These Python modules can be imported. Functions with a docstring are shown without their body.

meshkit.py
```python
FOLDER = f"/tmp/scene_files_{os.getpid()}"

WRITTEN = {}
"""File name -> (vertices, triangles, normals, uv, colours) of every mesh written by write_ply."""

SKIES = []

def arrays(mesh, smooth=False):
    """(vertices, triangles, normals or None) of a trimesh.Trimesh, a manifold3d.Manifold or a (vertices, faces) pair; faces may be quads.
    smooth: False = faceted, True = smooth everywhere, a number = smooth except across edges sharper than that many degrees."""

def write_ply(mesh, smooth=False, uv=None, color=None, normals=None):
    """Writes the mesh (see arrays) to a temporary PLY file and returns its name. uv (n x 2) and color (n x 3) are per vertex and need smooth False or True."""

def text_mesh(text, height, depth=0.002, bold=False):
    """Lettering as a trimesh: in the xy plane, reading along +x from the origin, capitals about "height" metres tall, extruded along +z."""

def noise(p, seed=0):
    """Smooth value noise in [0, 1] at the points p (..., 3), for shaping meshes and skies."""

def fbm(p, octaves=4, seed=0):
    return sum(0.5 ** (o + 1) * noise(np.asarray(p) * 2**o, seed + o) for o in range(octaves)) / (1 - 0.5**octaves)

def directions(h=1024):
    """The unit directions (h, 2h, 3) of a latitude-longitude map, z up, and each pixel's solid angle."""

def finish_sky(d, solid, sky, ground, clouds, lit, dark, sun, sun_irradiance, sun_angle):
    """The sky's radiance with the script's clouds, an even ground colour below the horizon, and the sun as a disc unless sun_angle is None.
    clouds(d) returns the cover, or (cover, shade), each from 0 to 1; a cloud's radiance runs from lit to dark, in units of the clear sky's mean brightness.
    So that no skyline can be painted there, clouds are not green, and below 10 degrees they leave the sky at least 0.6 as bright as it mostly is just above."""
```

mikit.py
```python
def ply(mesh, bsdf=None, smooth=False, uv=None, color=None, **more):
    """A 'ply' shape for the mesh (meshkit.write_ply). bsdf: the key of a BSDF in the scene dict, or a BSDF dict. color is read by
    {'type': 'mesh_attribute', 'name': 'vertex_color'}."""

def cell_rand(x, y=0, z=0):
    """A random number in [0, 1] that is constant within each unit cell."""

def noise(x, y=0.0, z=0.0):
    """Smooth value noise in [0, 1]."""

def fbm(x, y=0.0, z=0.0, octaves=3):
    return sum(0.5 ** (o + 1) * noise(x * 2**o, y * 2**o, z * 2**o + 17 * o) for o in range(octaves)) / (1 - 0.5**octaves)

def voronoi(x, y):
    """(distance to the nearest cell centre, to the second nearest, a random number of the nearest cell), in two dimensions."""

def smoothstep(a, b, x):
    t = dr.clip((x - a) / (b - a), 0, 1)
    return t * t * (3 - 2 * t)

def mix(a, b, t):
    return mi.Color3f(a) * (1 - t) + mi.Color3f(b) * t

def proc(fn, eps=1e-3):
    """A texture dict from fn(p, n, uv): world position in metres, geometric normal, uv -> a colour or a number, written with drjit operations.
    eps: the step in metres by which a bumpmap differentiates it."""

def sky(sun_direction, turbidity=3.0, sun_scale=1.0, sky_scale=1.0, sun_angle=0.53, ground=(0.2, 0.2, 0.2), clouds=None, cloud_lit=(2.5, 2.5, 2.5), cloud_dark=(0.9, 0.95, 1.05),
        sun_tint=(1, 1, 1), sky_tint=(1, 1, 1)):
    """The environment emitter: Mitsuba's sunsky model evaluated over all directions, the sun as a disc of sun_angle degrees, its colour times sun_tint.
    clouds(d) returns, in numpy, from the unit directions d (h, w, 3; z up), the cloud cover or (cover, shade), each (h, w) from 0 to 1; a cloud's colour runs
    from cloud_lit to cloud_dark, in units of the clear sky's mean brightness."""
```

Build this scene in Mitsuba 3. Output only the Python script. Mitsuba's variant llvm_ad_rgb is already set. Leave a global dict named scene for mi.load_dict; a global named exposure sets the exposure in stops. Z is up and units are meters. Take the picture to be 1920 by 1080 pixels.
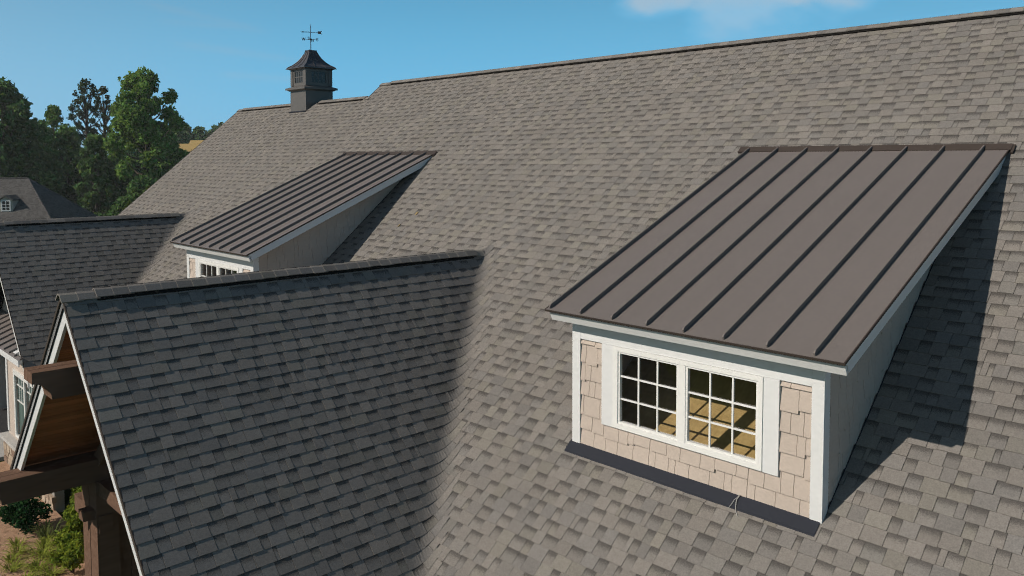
import math, random
import numpy as np, trimesh, shapely, drjit as dr
from shapely.geometry import Polygon, box as sbox
import mitsuba as mi, mikit, meshkit
from mikit import noise, fbm, cell_rand, smoothstep, mix, proc

T = mi.ScalarTransform4f
scene, labels = {}, {}
rng = np.random.default_rng(7)
random.seed(7)

# ---------------------------------------------------------------- camera, sky, exposure
CAM = np.array([5.6262, -6.2254, 2.924])
YAW, PITCH, ROLL, FOC, PY = -0.8083, -0.0629, -0.0024, 1550.48, 394.68
fw = np.array([math.sin(YAW) * math.cos(PITCH), math.cos(YAW) * math.cos(PITCH), math.sin(PITCH)])
rt = np.array([math.cos(YAW), -math.sin(YAW), 0.0])
up = np.cross(rt, fw)
rt, up = rt * math.cos(ROLL) + up * math.sin(ROLL), up * math.cos(ROLL) - rt * math.sin(ROLL)
scene['camera'] = {'type': 'perspective', 'fov': math.degrees(2 * math.atan(960 / FOC)), 'fov_axis': 'x', 'near_clip': 0.1, 'far_clip': 5000.0,
                   'principal_point_offset_y': (540 - PY) / 1080,
                   'to_world': T().look_at(origin=CAM.tolist(), target=(CAM + fw).tolist(), up=up.tolist())}


def clouds(d):
    az = np.degrees(np.arctan2(d[..., 0], d[..., 1]))
    el = np.degrees(np.arcsin(np.clip(d[..., 2], -1, 1)))
    q = np.stack([az * 0.20, el * 0.34, az * 0], -1)
    n = meshkit.fbm(q, 5, 3)
    # one loose cumulus high over the right of the ridge, and others like it all round the sky
    def puff(a, e, ra, re):
        r = np.hypot((az - a) / ra, (el - e) / re)
        return np.clip((1.05 - r + (n - 0.5) * 1.9) * 1.5, 0, 1)
    cover = np.zeros_like(az)
    for a, e, ra, re in ((-31.0, 9.9, 4.8, 3.6), (-36.0, 10.7, 3.2, 1.6), (-24.6, 10.8, 3.0, 1.4), (20, 22, 12, 6), (95, 17, 14, 5), (150, 30, 16, 8), (-120, 26, 13, 5), (-170, 18, 15, 5)):
        cover = np.maximum(cover, puff(a, e, ra, re) * 0.62)
    # thin straight wisps of old trails
    w = np.zeros_like(az)
    for a0, e0, a1, e1, th in ((-71, 9.9, -62, 8.15, .20), (-69.5, 8.65, -63, 8.45, .13), (-69, 7.4, -60, 6.45, .22), (-66, 5.5, -60, 5.2, .2), (40, 20, 80, 17, .6)):
        t = (az - a0) / (a1 - a0)
        line = e0 + (e1 - e0) * t
        along = np.clip(np.minimum(t, 1 - t) * 5, 0, 1)
        w = np.maximum(w, np.exp(-((el - line) / th) ** 2) * along * (0.35 + 0.65 * meshkit.noise(np.stack([az * .8, el * .5, az * 0], -1), 9)))
    white = np.clip(0.50 + 0.45 * (el - 9.2) / 2.0 + 1.5 * (n - .5), .60, 1) * np.clip(cover * 2, 0, 1)
    # added blue veil that brightens the low sky all round, whiter towards the ground
    veil = VEIL * np.exp(-(np.maximum(el, 0) / 14.0) ** 2)
    total = np.clip(veil + (1 - veil) * cover + 0.0 * w, 0, 1)
    low = np.clip(1 - el / 10.0, 0, 1)
    toward = np.clip(d @ (SUN / np.linalg.norm(SUN)), 0, 1)          # paler towards the sun
    lit = np.clip(np.where(cover > 0, white * .62 * np.clip(cover / .62, 0, 1) ** .7, 0) + 0.22 * low + 0.75 * toward + 0.14 * w, 0, 1)
    return total, 1 - lit


VEIL = 0.85
SUN = np.array([-0.50, -1.0, 0.725])
scene['sky_light'] = mikit.sky(SUN, turbidity=2.3, sky_scale=0.62, clouds=clouds, cloud_lit=(3.8, 3.9, 4.0), cloud_dark=(0.78, 3.9, 6.5), sun_tint=(.88, 1.0, 1.30), sky_tint=(1.0, 1.0, .92))
exposure = 1.65
HAZE = 0.0003                                 # extinction of the air per metre

# ---------------------------------------------------------------- helpers
used = {}


def numbered(key):
    n = used.get(key, -1) + 1
    used[key] = n
    return key if n == 0 else f'{key}_{n:03d}'


def put(key, mesh, mat, smooth=False, uv=None, color=None):
    key = numbered(key)
    scene[key] = mikit.ply(mesh, mat, smooth=smooth, uv=uv, color=color)
    return key


def thing(key, label, cat, group=None, kind=None):
    labels[key] = {'label': label}
    if cat:
        labels[key]['category'] = cat
    if group:
        labels[key]['group'] = group
    if kind:
        labels[key]['kind'] = kind
    return key


def bx(x0, x1, y0, y1, z0, z1):
    v = np.array([[x, y, z] for x in (x0, x1) for y in (y0, y1) for z in (z0, z1)], float)
    f = np.array([[0, 1, 3], [0, 3, 2], [4, 6, 7], [4, 7, 5], [0, 4, 5], [0, 5, 1], [2, 3, 7], [2, 7, 6], [0, 2, 6], [0, 6, 4], [1, 5, 7], [1, 7, 3]])
    return trimesh.Trimesh(v, f, process=False)


def cat(ms):
    return trimesh.util.concatenate(ms)


def prism(poly, a0, a1, axis='x'):
    """A polygon extruded: axis x -> polygon in (y, z); y -> (x, z); z -> (x, y)."""
    p = poly if isinstance(poly, Polygon) else Polygon(poly)
    m = trimesh.creation.extrude_polygon(p, a1 - a0, engine='earcut')
    v = np.array(m.vertices)
    v[:, 2] += a0
    v = {'x': v[:, [2, 0, 1]], 'y': np.stack([v[:, 0], v[:, 2], v[:, 1]], 1), 'z': v}[axis]
    m = trimesh.Trimesh(v, m.faces, process=False)
    m.fix_normals()
    return m


def tube(pts, rad, n=6):
    pts = np.asarray(pts, float)
    rad = np.broadcast_to(np.asarray(rad, float), (len(pts),))
    t = np.gradient(pts, axis=0)
    t /= np.linalg.norm(t, axis=1, keepdims=True) + 1e-12
    a = np.cross(t, np.where(np.abs(t[:, 2:]) < .9, [0, 0, 1.], [1., 0, 0]))
    a /= np.linalg.norm(a, axis=1, keepdims=True) + 1e-12
    b = np.cross(t, a)
    ang = np.arange(n) * 2 * np.pi / n
    v = (pts[:, None] + rad[:, None, None] * (np.cos(ang)[None, :, None] * a[:, None] + np.sin(ang)[None, :, None] * b[:, None])).reshape(-1, 3)
    f = []
    for i in range(len(pts) - 1):
        for j in range(n):
            p, q = i * n + j, i * n + (j + 1) % n
            f += [[p, q, q + n], [p, q + n, p + n]]
    for j in range(1, n - 1):
        f.append([0, j + 1, j])
        e = (len(pts) - 1) * n
        f.append([e, e + j, e + j + 1])
    return trimesh.Trimesh(v, np.array(f), process=False)


def px_area(P):
    """Rough size in the photograph of boxes of corners P (n, k, 3); 0 outside the frame. Only picks which pieces become parts."""
    c = (P - CAM) @ np.array([rt, up, fw]).T
    z = np.maximum(c[..., 2], .05)
    x, y = 960 + FOC * c[..., 0] / z, PY - FOC * c[..., 1] / z
    ins = ((x > 0) & (x < 1920) & (y > 0) & (y < 1080) & (c[..., 2] > .1)).all(1)
    return np.where(ins, (x.max(1) - x.min(1)) * (y.max(1) - y.min(1)), 0)


# ---------------------------------------------------------------- materials
def two(b):
    return {'type': 'twosided', 'bsdf': b}


def diffuse(fn):
    return two({'type': 'diffuse', 'reflectance': proc(fn) if callable(fn) else {'type': 'rgb', 'value': list(fn)}})


def shingle_color(p, n, uv):
    """uv.x = kind + random number (kind 0 raised tab, 1 recessed base with its printed dark granule band, 2 ridge cap), uv.y = place along the exposure."""
    kind = dr.floor(uv.x)
    r = uv.x - kind
    r2 = dr.abs(dr.sin(r * 917.3))
    grain = noise(p.x * 150, p.y * 150, p.z * 150)
    clump = fbm(p.x * 55, p.y * 55, p.z * 55, 2)
    patch = fbm(p.x * .9, p.y * .9, p.z * .9, 2)
    tone = dr.select(kind > 1.5, .82 + .32 * r, .90 + .18 * r) * (.72 + .40 * grain + .16 * clump) * (.95 + .10 * patch)
    c = mix((.198, .185, .169), (.208, .191, .172), r2)
    c = mix(c, (.212, .200, .166), smoothstep(.93, .98, dr.abs(dr.sin(r * 331.7))) * .4)      # the odd straw-coloured tab of the blend
    c = mix(c, (.163, .158, .152), smoothstep(.84, .92, dr.abs(dr.sin(r * 577.1))) * .45)      # the odd slate-coloured one
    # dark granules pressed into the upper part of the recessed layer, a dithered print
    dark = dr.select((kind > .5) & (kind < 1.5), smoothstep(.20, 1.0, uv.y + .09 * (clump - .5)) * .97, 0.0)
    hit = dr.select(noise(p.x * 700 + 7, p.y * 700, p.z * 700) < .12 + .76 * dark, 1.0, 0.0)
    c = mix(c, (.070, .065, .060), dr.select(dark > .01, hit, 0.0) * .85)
    return c * tone


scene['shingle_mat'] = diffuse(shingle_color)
scene['felt'] = diffuse((.03, .03, .03))


def speck(base, amt=.06, s=40, big=.9):
    base = tuple(base)
    def fn(p, n, uv):
        return mi.Color3f(*base) * (1 - amt + 2 * amt * fbm(p.x * s, p.y * s, p.z * s, 2)) * (1 - amt * .6 + 1.2 * amt * noise(p.x * big, p.y * big, p.z * big))
    return fn


scene['white_trim'] = two({'type': 'roughplastic', 'diffuse_reflectance': proc(speck((.79, .80, .79), .03, 30)), 'alpha': .35})
scene['vinyl'] = two({'type': 'roughplastic', 'diffuse_reflectance': proc(speck((.80, .80, .765), .02, 20)), 'alpha': .2})
scene['siding_mat'] = diffuse(speck((.485, .415, .355), .08, 60, 3))


def metal_paint(base, rough=.42, wave=0, spec=.2):
    base = tuple(base)
    def fn(p, n, uv):
        return mi.Color3f(*base) * (.93 + .08 * fbm(p.x * 1.3, p.y * 1.3, p.z * 1.3, 3) + .05 * noise(p.x * 60, p.y * 60, p.z * 60))
    b = {'type': 'principled', 'base_color': proc(fn), 'roughness': rough, 'metallic': 0.0, 'specular': spec}
    if wave:
        b = {'type': 'bumpmap', 'tex': proc(lambda p, n, uv: fbm(p.x * 5, p.y * 1.1, 0, 2), 2e-2), 'scale': wave, 'bsdf': b}
    return two(b)


scene['bronze_metal'] = metal_paint((.156, .137, .126), .36, .006)
scene['bronze_dark'] = metal_paint((.055, .043, .036), .5)
scene['apron_metal'] = metal_paint((.022, .025, .034), .7)
scene['cupola_metal'] = metal_paint((.115, .108, .100), .32)
scene['bell_metal'] = metal_paint((.062, .058, .058), .28, 0, .6)
scene['black_iron'] = two({'type': 'principled', 'base_color': {'type': 'rgb', 'value': [.03, .03, .032]}, 'roughness': .45, 'metallic': .3})
scene['vent_black'] = diffuse((.018, .017, .016))


def osb(p, n, uv):
    a = fbm(p.x * 26, p.y * 9, p.z * 9, 2)
    b = noise(p.x * 70, p.y * 24, p.z * 24)
    return mix((.26, .175, .070), (.41, .31, .14), .6 * a + .4 * b) * (.9 + .2 * noise(p.x * 8, p.y * 50, p.z * 8))


scene['osb'] = diffuse(osb)
scene['lumber'] = diffuse(speck((.30, .20, .11), .2, 14))


def soffit(p, n, uv):
    g = fbm(p.y * 3, p.x * 60, p.z * 60, 3)
    return mix((.36, .110, .050), (.58, .22, .095), g) * (.75 + .5 * cell_rand(uv.x * 1000))


scene['soffit_wood'] = two({'type': 'roughplastic', 'diffuse_reflectance': proc(soffit), 'alpha': .3})


def stain(p, n, uv):
    g = fbm(p.y * 4 + p.x * 3, p.x * 22, p.z * 22, 3)
    return mix((.120, .072, .050), (.185, .118, .085), g)


scene['timber'] = diffuse(stain)
scene['glass'] = {'type': 'thindielectric', 'int_ior': 1.5}
scene['concrete'] = diffuse(speck((.42, .41, .385), .12, 9, .5))


def ground_color(p, n, uv):
    a = fbm(p.x * .05, p.y * .05, 0, 3)
    b = fbm(p.x * 1.4, p.y * 1.4, 0, 3)
    return mix((.045, .075, .022), (.085, .105, .035), .5 * a + .5 * b) * (.7 + .6 * noise(p.x * 18, p.y * 18))


scene['grass_ground'] = diffuse(ground_color)
scene['asphalt'] = diffuse(speck((.055, .055, .057), .15, 30, .4))


def straw(p, n, uv):
    a = fbm(p.x * 6, p.y * 6, 0, 3)
    b = noise(p.x * 90, p.y * 45)
    return mix((.27, .155, .095), (.52, .355, .245), .55 * a + .45 * b)


scene['straw_mat'] = diffuse(straw)
scene['straw_needle'] = two({'type': 'diffuse', 'reflectance': {'type': 'mesh_attribute', 'name': 'vertex_color'}})
scene['leaf'] = {'type': 'principledthin', 'base_color': {'type': 'mesh_attribute', 'name': 'vertex_color'}, 'roughness': .6, 'diff_trans': .7, 'spec_trans': 0.0}
scene['bark'] = diffuse(speck((.10, .080, .062), .3, 9))


def stone(p, n, uv):
    r = uv.x
    c = mix((.30, .23, .17), (.42, .35, .27), r)
    c = mix(c, (.24, .17, .13), smoothstep(.75, .85, dr.abs(dr.sin(r * 511))))
    return c * (.72 + .5 * fbm(p.x * 20, p.y * 20, p.z * 20, 3))


scene['stone_mat'] = diffuse(stone)
scene['mortar'] = diffuse(speck((.30, .28, .25), .1, 40))


def far_roof(p, n, uv):
    row = dr.floor(p.z * 9)
    return mi.Color3f(.098, .093, .088) * (.75 + .5 * cell_rand(dr.floor(p.x * 3.2 + row * .37), row, dr.floor(p.y * 3.2)))


scene['far_shingle'] = diffuse(far_roof)
scene['window_dark'] = two({'type': 'roughplastic', 'diffuse_reflectance': {'type': 'rgb', 'value': [.02, .022, .022]}, 'alpha': .08})
scene['window_green'] = two({'type': 'principled', 'base_color': {'type': 'rgb', 'value': [.075, .115, .10]}, 'roughness': .04, 'specular': .9})
scene['brick_far'] = diffuse(speck((.40, .36, .31), .12, 6))

# ---------------------------------------------------------------- dimensions of the house
M = 0.8388                                    # pitch of the main roof (rise over run)
E = 0.1338                                    # exposure of a course
TH = math.atan(M)
CT, ST = math.cos(TH), math.sin(TH)
YR, YR2 = 5.7052, 5.2791                      # ridge lines of the main roof: tall part, lower left part
XL, XS, XR = -18.378, -11.45, 9.0             # left rake, step between the two ridges, right end
YE = -1.9                                     # eave
GM = 1.0203                                   # pitch of the two cross gables
GABLES = [dict(x=-3.3964, z=1.584, y=-3.829, half={1: 3.0, -1: 2.5}), dict(x=-14.2607, z=1.6164, y=-2.29, half={1: 2.62, -1: 2.62})]
W = 2.68                                      # width of a dormer
S, ZF, D = 0.425, 1.3945, 0.24                # pitch of its shed roof, height of its eave edge, overhang
DORMERS = [0.0, -9.7067]
YT = (ZF + S * D) / (M - S)                   # where a shed meets the main roof
GRADE = -3.3
thing('house', 'large house with grey shingle roofs, two metal-roofed dormers and a timber porch', 'house')


def shed_z(y):
    return ZF + S * (y + D)


# ---------------------------------------------------------------- shingles
class Pieces:
    def __init__(self):
        self.P, self.U = [], []

    def add(self, corners, hts, r, kind):
        """corners: butt-left, butt-right, top-right, top-left as functions of height; hts: height at butt and top."""
        hb, ht = hts
        lo = [c(-.004) for c in corners]
        hi = [corners[0](hb), corners[1](hb), corners[2](ht), corners[3](ht)]
        self.P.append(lo + hi)
        self.U.append([(kind + r, 0), (kind + r, 0), (kind + r, 1), (kind + r, 1)] * 2)

    def add_sub(self, cols, hts, r, kind):
        """A piece bent along its width: cols is a list of (butt, top) position functions."""
        hb, ht = hts
        for a, b in zip(cols[:-1], cols[1:]):
            self.add([a[0], b[0], b[1], a[1]], hts, r, kind)


QF = np.array([[4, 5, 6], [4, 6, 7], [0, 1, 5], [0, 5, 4], [1, 2, 6], [1, 6, 5], [3, 0, 4], [3, 4, 7], [2, 3, 7], [2, 7, 6]])


def pieces_mesh(P):
    P = np.asarray(P, float).reshape(-1, 8, 3)
    f = (QF[None] + np.arange(len(P))[:, None, None] * 8).reshape(-1, 3)
    return P.reshape(-1, 3), f


def put_pieces(parent, P, U, most, name='shingle', rest='shingles', mat='shingle_mat', groups=None):
    """The pieces that show largest become parts, the rest one part of kind stuff. groups: which pieces are one shingle (bent ones)."""
    P, U = np.asarray(P, float), np.asarray(U, float)
    g = np.arange(len(P)) if groups is None else np.asarray(groups)
    a = px_area(P[:, 4:])
    tot = np.bincount(g, weights=a)
    good = np.argsort(-tot)[:most]
    good = good[tot[good] > 60]
    sel = np.zeros(len(tot), bool)
    sel[good] = True
    order = {k: np.nonzero(g == k)[0] for k in good} if len(g) < 200000 else {}
    for k in good:
        i = order[k]
        put(f'{parent}__{name}', pieces_mesh(P[i]), mat, uv=U[i].reshape(-1, 2))
    i = np.nonzero(~sel[g])[0]
    if len(i):
        k = put(f'{parent}__{rest}', pieces_mesh(P[i]), mat, uv=U[i].reshape(-1, 2))
        labels[k] = {'kind': 'stuff'}


def cells(u0, u1, r):
    """Widths of tabs and recesses along a course, in turn, with now and then a plain stretch."""
    out, u, k = [], u0, r.integers(2)
    while u < u1 - .02:
        w = r.uniform(.10, .205) if k == 0 else r.uniform(.08, .17)
        if r.random() < .07:
            w = r.uniform(.035, .07)
        e = min(u + w, u1)
        if u1 - e < .04:
            e = u1
        out.append((u, e, k))
        u = e
        k = 1 - k if r.random() < .9 else k
    return out


def subtract(a, b, cuts):
    segs = [(a, b)]
    for c0, c1 in cuts:
        n = []
        for s0, s1 in segs:
            if c1 <= s0 or c0 >= s1:
                n.append((s0, s1))
            else:
                if c0 > s0:
                    n.append((s0, c0))
                if c1 < s1:
                    n.append((c1, s1))
        segs = n
    return [s for s in segs if s[1] - s[0] > .015]


def main_pos(u, v):
    return lambda h: (u, v * CT - h * ST, v * ST + h * CT)


TAB, REC = .0084, .0054
pc = Pieces()
k0, k1 = int(math.floor(YE / CT / E)), int(math.ceil(YR / CT / E))
for k in range(k0, k1):
    v0 = -.02 + k * E
    y_mid = (v0 + E / 2) * CT
    ytop = (v0 + E) * CT
    u1 = XR
    u0 = XL if ytop < YR2 + .02 else XS
    if ytop > YR + .03:
        continue
    cuts = []
    for g in GABLES:
        if y_mid < g['z'] / M:
            w = (g['z'] - M * y_mid) / GM - .05
            if w > 0:
                cuts.append((g['x'] - w, g['x'] + w))
    for x0 in DORMERS:
        if v0 > -.03 and y_mid < YT - .03:
            cuts.append((x0 + .012, x0 + W - .012))
    vt = min(v0 + E * 1.12, (YR2 if u0 == XL and ytop > YR2 - .1 else YR) / CT)
    for s0, s1 in subtract(u0, u1, cuts):
        for a, b, kind in cells(s0, s1, rng):
            g = .0019
            j = rng.uniform(-.003, .003) if rng.random() < .85 else rng.uniform(-.008, .008)
            j += .008 * (float(meshkit.noise(np.array([a * .55, k * 1.7, 3.0]))) - .5)
            h = (TAB if kind == 0 else REC) * rng.uniform(.85, 1.15)
            if rng.random() < .02:
                h += .003
            pc.add([main_pos(a + g, v0 + j), main_pos(b - g, v0 + j + rng.uniform(-.002, .002)), main_pos(b - g, vt), main_pos(a + g, vt)], (h, .0006), rng.random() * .999, kind)
scene_parent = 'house__main_roof'
# deck under the shingles, notched where the cross gables stand, plus the far slope
out = [(XL, YE)]
for g in sorted(GABLES, key=lambda g: g['x']):
    w = (g['z'] - M * YE) / GM
    wv = (w, 0)
    out += [(g['x'] - w, YE), (g['x'], g['z'] / M), (g['x'] + w, YE)]
out += [(XR, YE), (XR, YR), (XS, YR), (XS, YR2), (XL, YR2)]
dk = prism(Polygon(out), -.14, -.036, 'z')
v = np.array(dk.vertices)
v = np.stack([v[:, 0], v[:, 1] - v[:, 2] * ST * .3, v[:, 1] * M + v[:, 2]], 1)
deck = trimesh.Trimesh(v, dk.faces, process=False)


def back_slope(x0, x1, yr):
    z = M * yr
    return prism([(yr, z - .012), (yr + 6.5, z - .012 - 6.5 * M), (yr + 6.5, z - .15 - 6.5 * M), (yr, z - .15)], x0, x1, 'x')


put('house__main_roof', cat([deck, back_slope(XS, XR, YR), back_slope(XL, XS - .002, YR2)]), 'felt')
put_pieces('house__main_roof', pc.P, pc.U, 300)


def cap_piece(x0, x1, yc, zc, axis, slope, half, tilt, r, lift):
    """One bent ridge cap from x0 (butt) to x1 along the ridge."""
    th = math.atan(slope)
    c, s = math.cos(th), math.sin(th)
    P, U = [], []
    def pos(u, w, h):
        side = 1 if w >= 0 else -1
        a = abs(w)
        rr = .052
        drop = s * (math.sqrt(a * a + rr * rr) - rr)
        run = c * a
        q = (run * side + h * s * side * min(1, a / .05), zc + lift - drop + h * c)
        return (u, yc + q[0], q[1]) if axis == 'x' else (yc + q[0], u, q[1])
    ws = np.array([-half, -.05, 0, .05, half])
    for a, b in zip(ws[:-1], ws[1:]):
        f = lambda u, w: (lambda h: pos(u, w, h))
        cs = [f(x0, a), f(x0, b), f(x1, b), f(x1, a)]
        hb, ht = tilt
        P.append([q(-.006) for q in cs] + [cs[0](hb), cs[1](hb), cs[2](ht), cs[3](ht)])
        U.append([(2 + r, 0), (2 + r, 0), (2 + r, 1), (2 + r, 1)] * 2)
    return P, U


def ridge(parent, axis, yc, zc, slope, a0, a1, vent, half=.15, step=.15, lift=.008, vlift=.022, reverse=False, most=400):
    """Ridge caps from a0 to a1 over a vent strip that runs between vent[0] and vent[1]."""
    if vent:
        th = math.atan(slope)
        m = []
        for side in (-1, 1):
            p = [(0, zc + .002), (side * .135 * math.cos(th), zc + .002 - .135 * math.sin(th)), (side * (.135 * math.cos(th) + vlift * math.sin(th)), zc - .135 * math.sin(th) + vlift * math.cos(th)), (0, zc + vlift / math.cos(th))]
            m.append(prism([(yc + q[0], q[1]) for q in p], vent[0], vent[1], axis))
        put(f'{parent}__ridge_vent', cat(m), 'vent_black')
    P, U, G = [], [], []
    n = int(round((a1 - a0) / step))
    for i in range(n):
        b0, b1 = a0 + i * step, a0 + (i + 1.25) * step
        on = vent and vent[0] - .05 <= b0 <= vent[1] + .02
        L = lift + (vlift - .006 if on else -.006)
        jit = rng.uniform(-.006, .006)
        tl = (.009, .002) if not reverse else (.002, .009)
        p, u = cap_piece(b0 + jit * .5, b1, yc, zc, axis, slope, half + jit, tl, rng.random() * .999, L)
        P += p
        U += u
        G += [i] * len(p)
    put_pieces(parent, P, U, most, 'ridge_cap', 'ridge_caps', groups=G)


ridge('house__main_roof', 'x', YR, M * YR, M, XS - .02, XR, (XS + .35, XR - .3), most=60)
CUP = (-14.763, -13.941)
ridge('house__main_roof', 'x', YR2, M * YR2, M, XL - .01, CUP[0] - .02, (XL + .3, CUP[0] - .05), most=20)
ridge('house__main_roof', 'x', YR2, M * YR2, M, CUP[1] + .3, XS, (CUP[1] + .32, XS - .2), most=20)
# metal edge on the rakes of the main roof
for xx, ya, yb in ((XL, YE, YR2), (XS, YR2 - .03, YR)):
    put('house__main_roof__drip_edge', prism([(ya, ya * M - .10), (yb, yb * M - .10), (yb, yb * M + .010), (ya, ya * M + .010)], xx - .022, xx - .002, 'x'), 'bronze_dark')
# gable walls that close the ends and the step of the roof
put('house__gable_wall', prism([(YE + .45, GRADE), (YE + .45, (YE + .45) * M - .12), (YR2, YR2 * M - .12), (YR2 + 5.5, YR2 * M - .12 - 5.5 * M), (YR2 + 5.5, GRADE)], XL + .35, XL + .45, 'x'), 'siding_mat')
put('house__gable_wall', prism([(YE + .45, GRADE), (YE + .45, (YE + .45) * M - .12), (YR, YR * M - .12), (YR + 5.5, YR * M - .12 - 5.5 * M), (YR + 5.5, GRADE)], XR - .5, XR - .4, 'x'), 'siding_mat')
put('house__gable_wall', prism([(YR2 - .3, YR2 * M - .4), (YR2 - .02, YR2 * M - .03), (YR, YR * M - .13), (YR + .45, YR * M - .13 - .45 * M)], XS + .02, XS + .08, 'x'), 'siding_mat')

# ---------------------------------------------------------------- cross gables
GT = math.atan(GM)
GC, GS = math.cos(GT), math.sin(GT)


def gable_pos(g, side, u, w):
    """u along the ridge (y), w down the slope; past the valley the courses bend up on to the main roof."""
    x, y, zg = g['x'] + side * w * GC, u, g['z'] - w * GS
    zm = M * y
    c = .135
    e = max(c - abs(zg - zm), 0) / c
    z = max(zg, zm) + e * e * c / 4
    t = .5 + .5 * max(-1, min(1, (zg - zm) / c))      # 1 on the gable, 0 on the main roof
    n = np.array([side * GS * t, -ST * (1 - t), GC * t + CT * (1 - t)])
    n /= np.linalg.norm(n)
    off = .0070 * (1 - t)
    past = min(1, max(0, (y - zg / M) / .2))          # the cut ends past the valley lie flat, sealed down
    q = lambda h: h * (1 - .75 * past) + off if h > 0 else h * 3 + off
    return lambda h: (x + n[0] * q(h), y + n[1] * q(h), z + n[2] * q(h))


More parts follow.
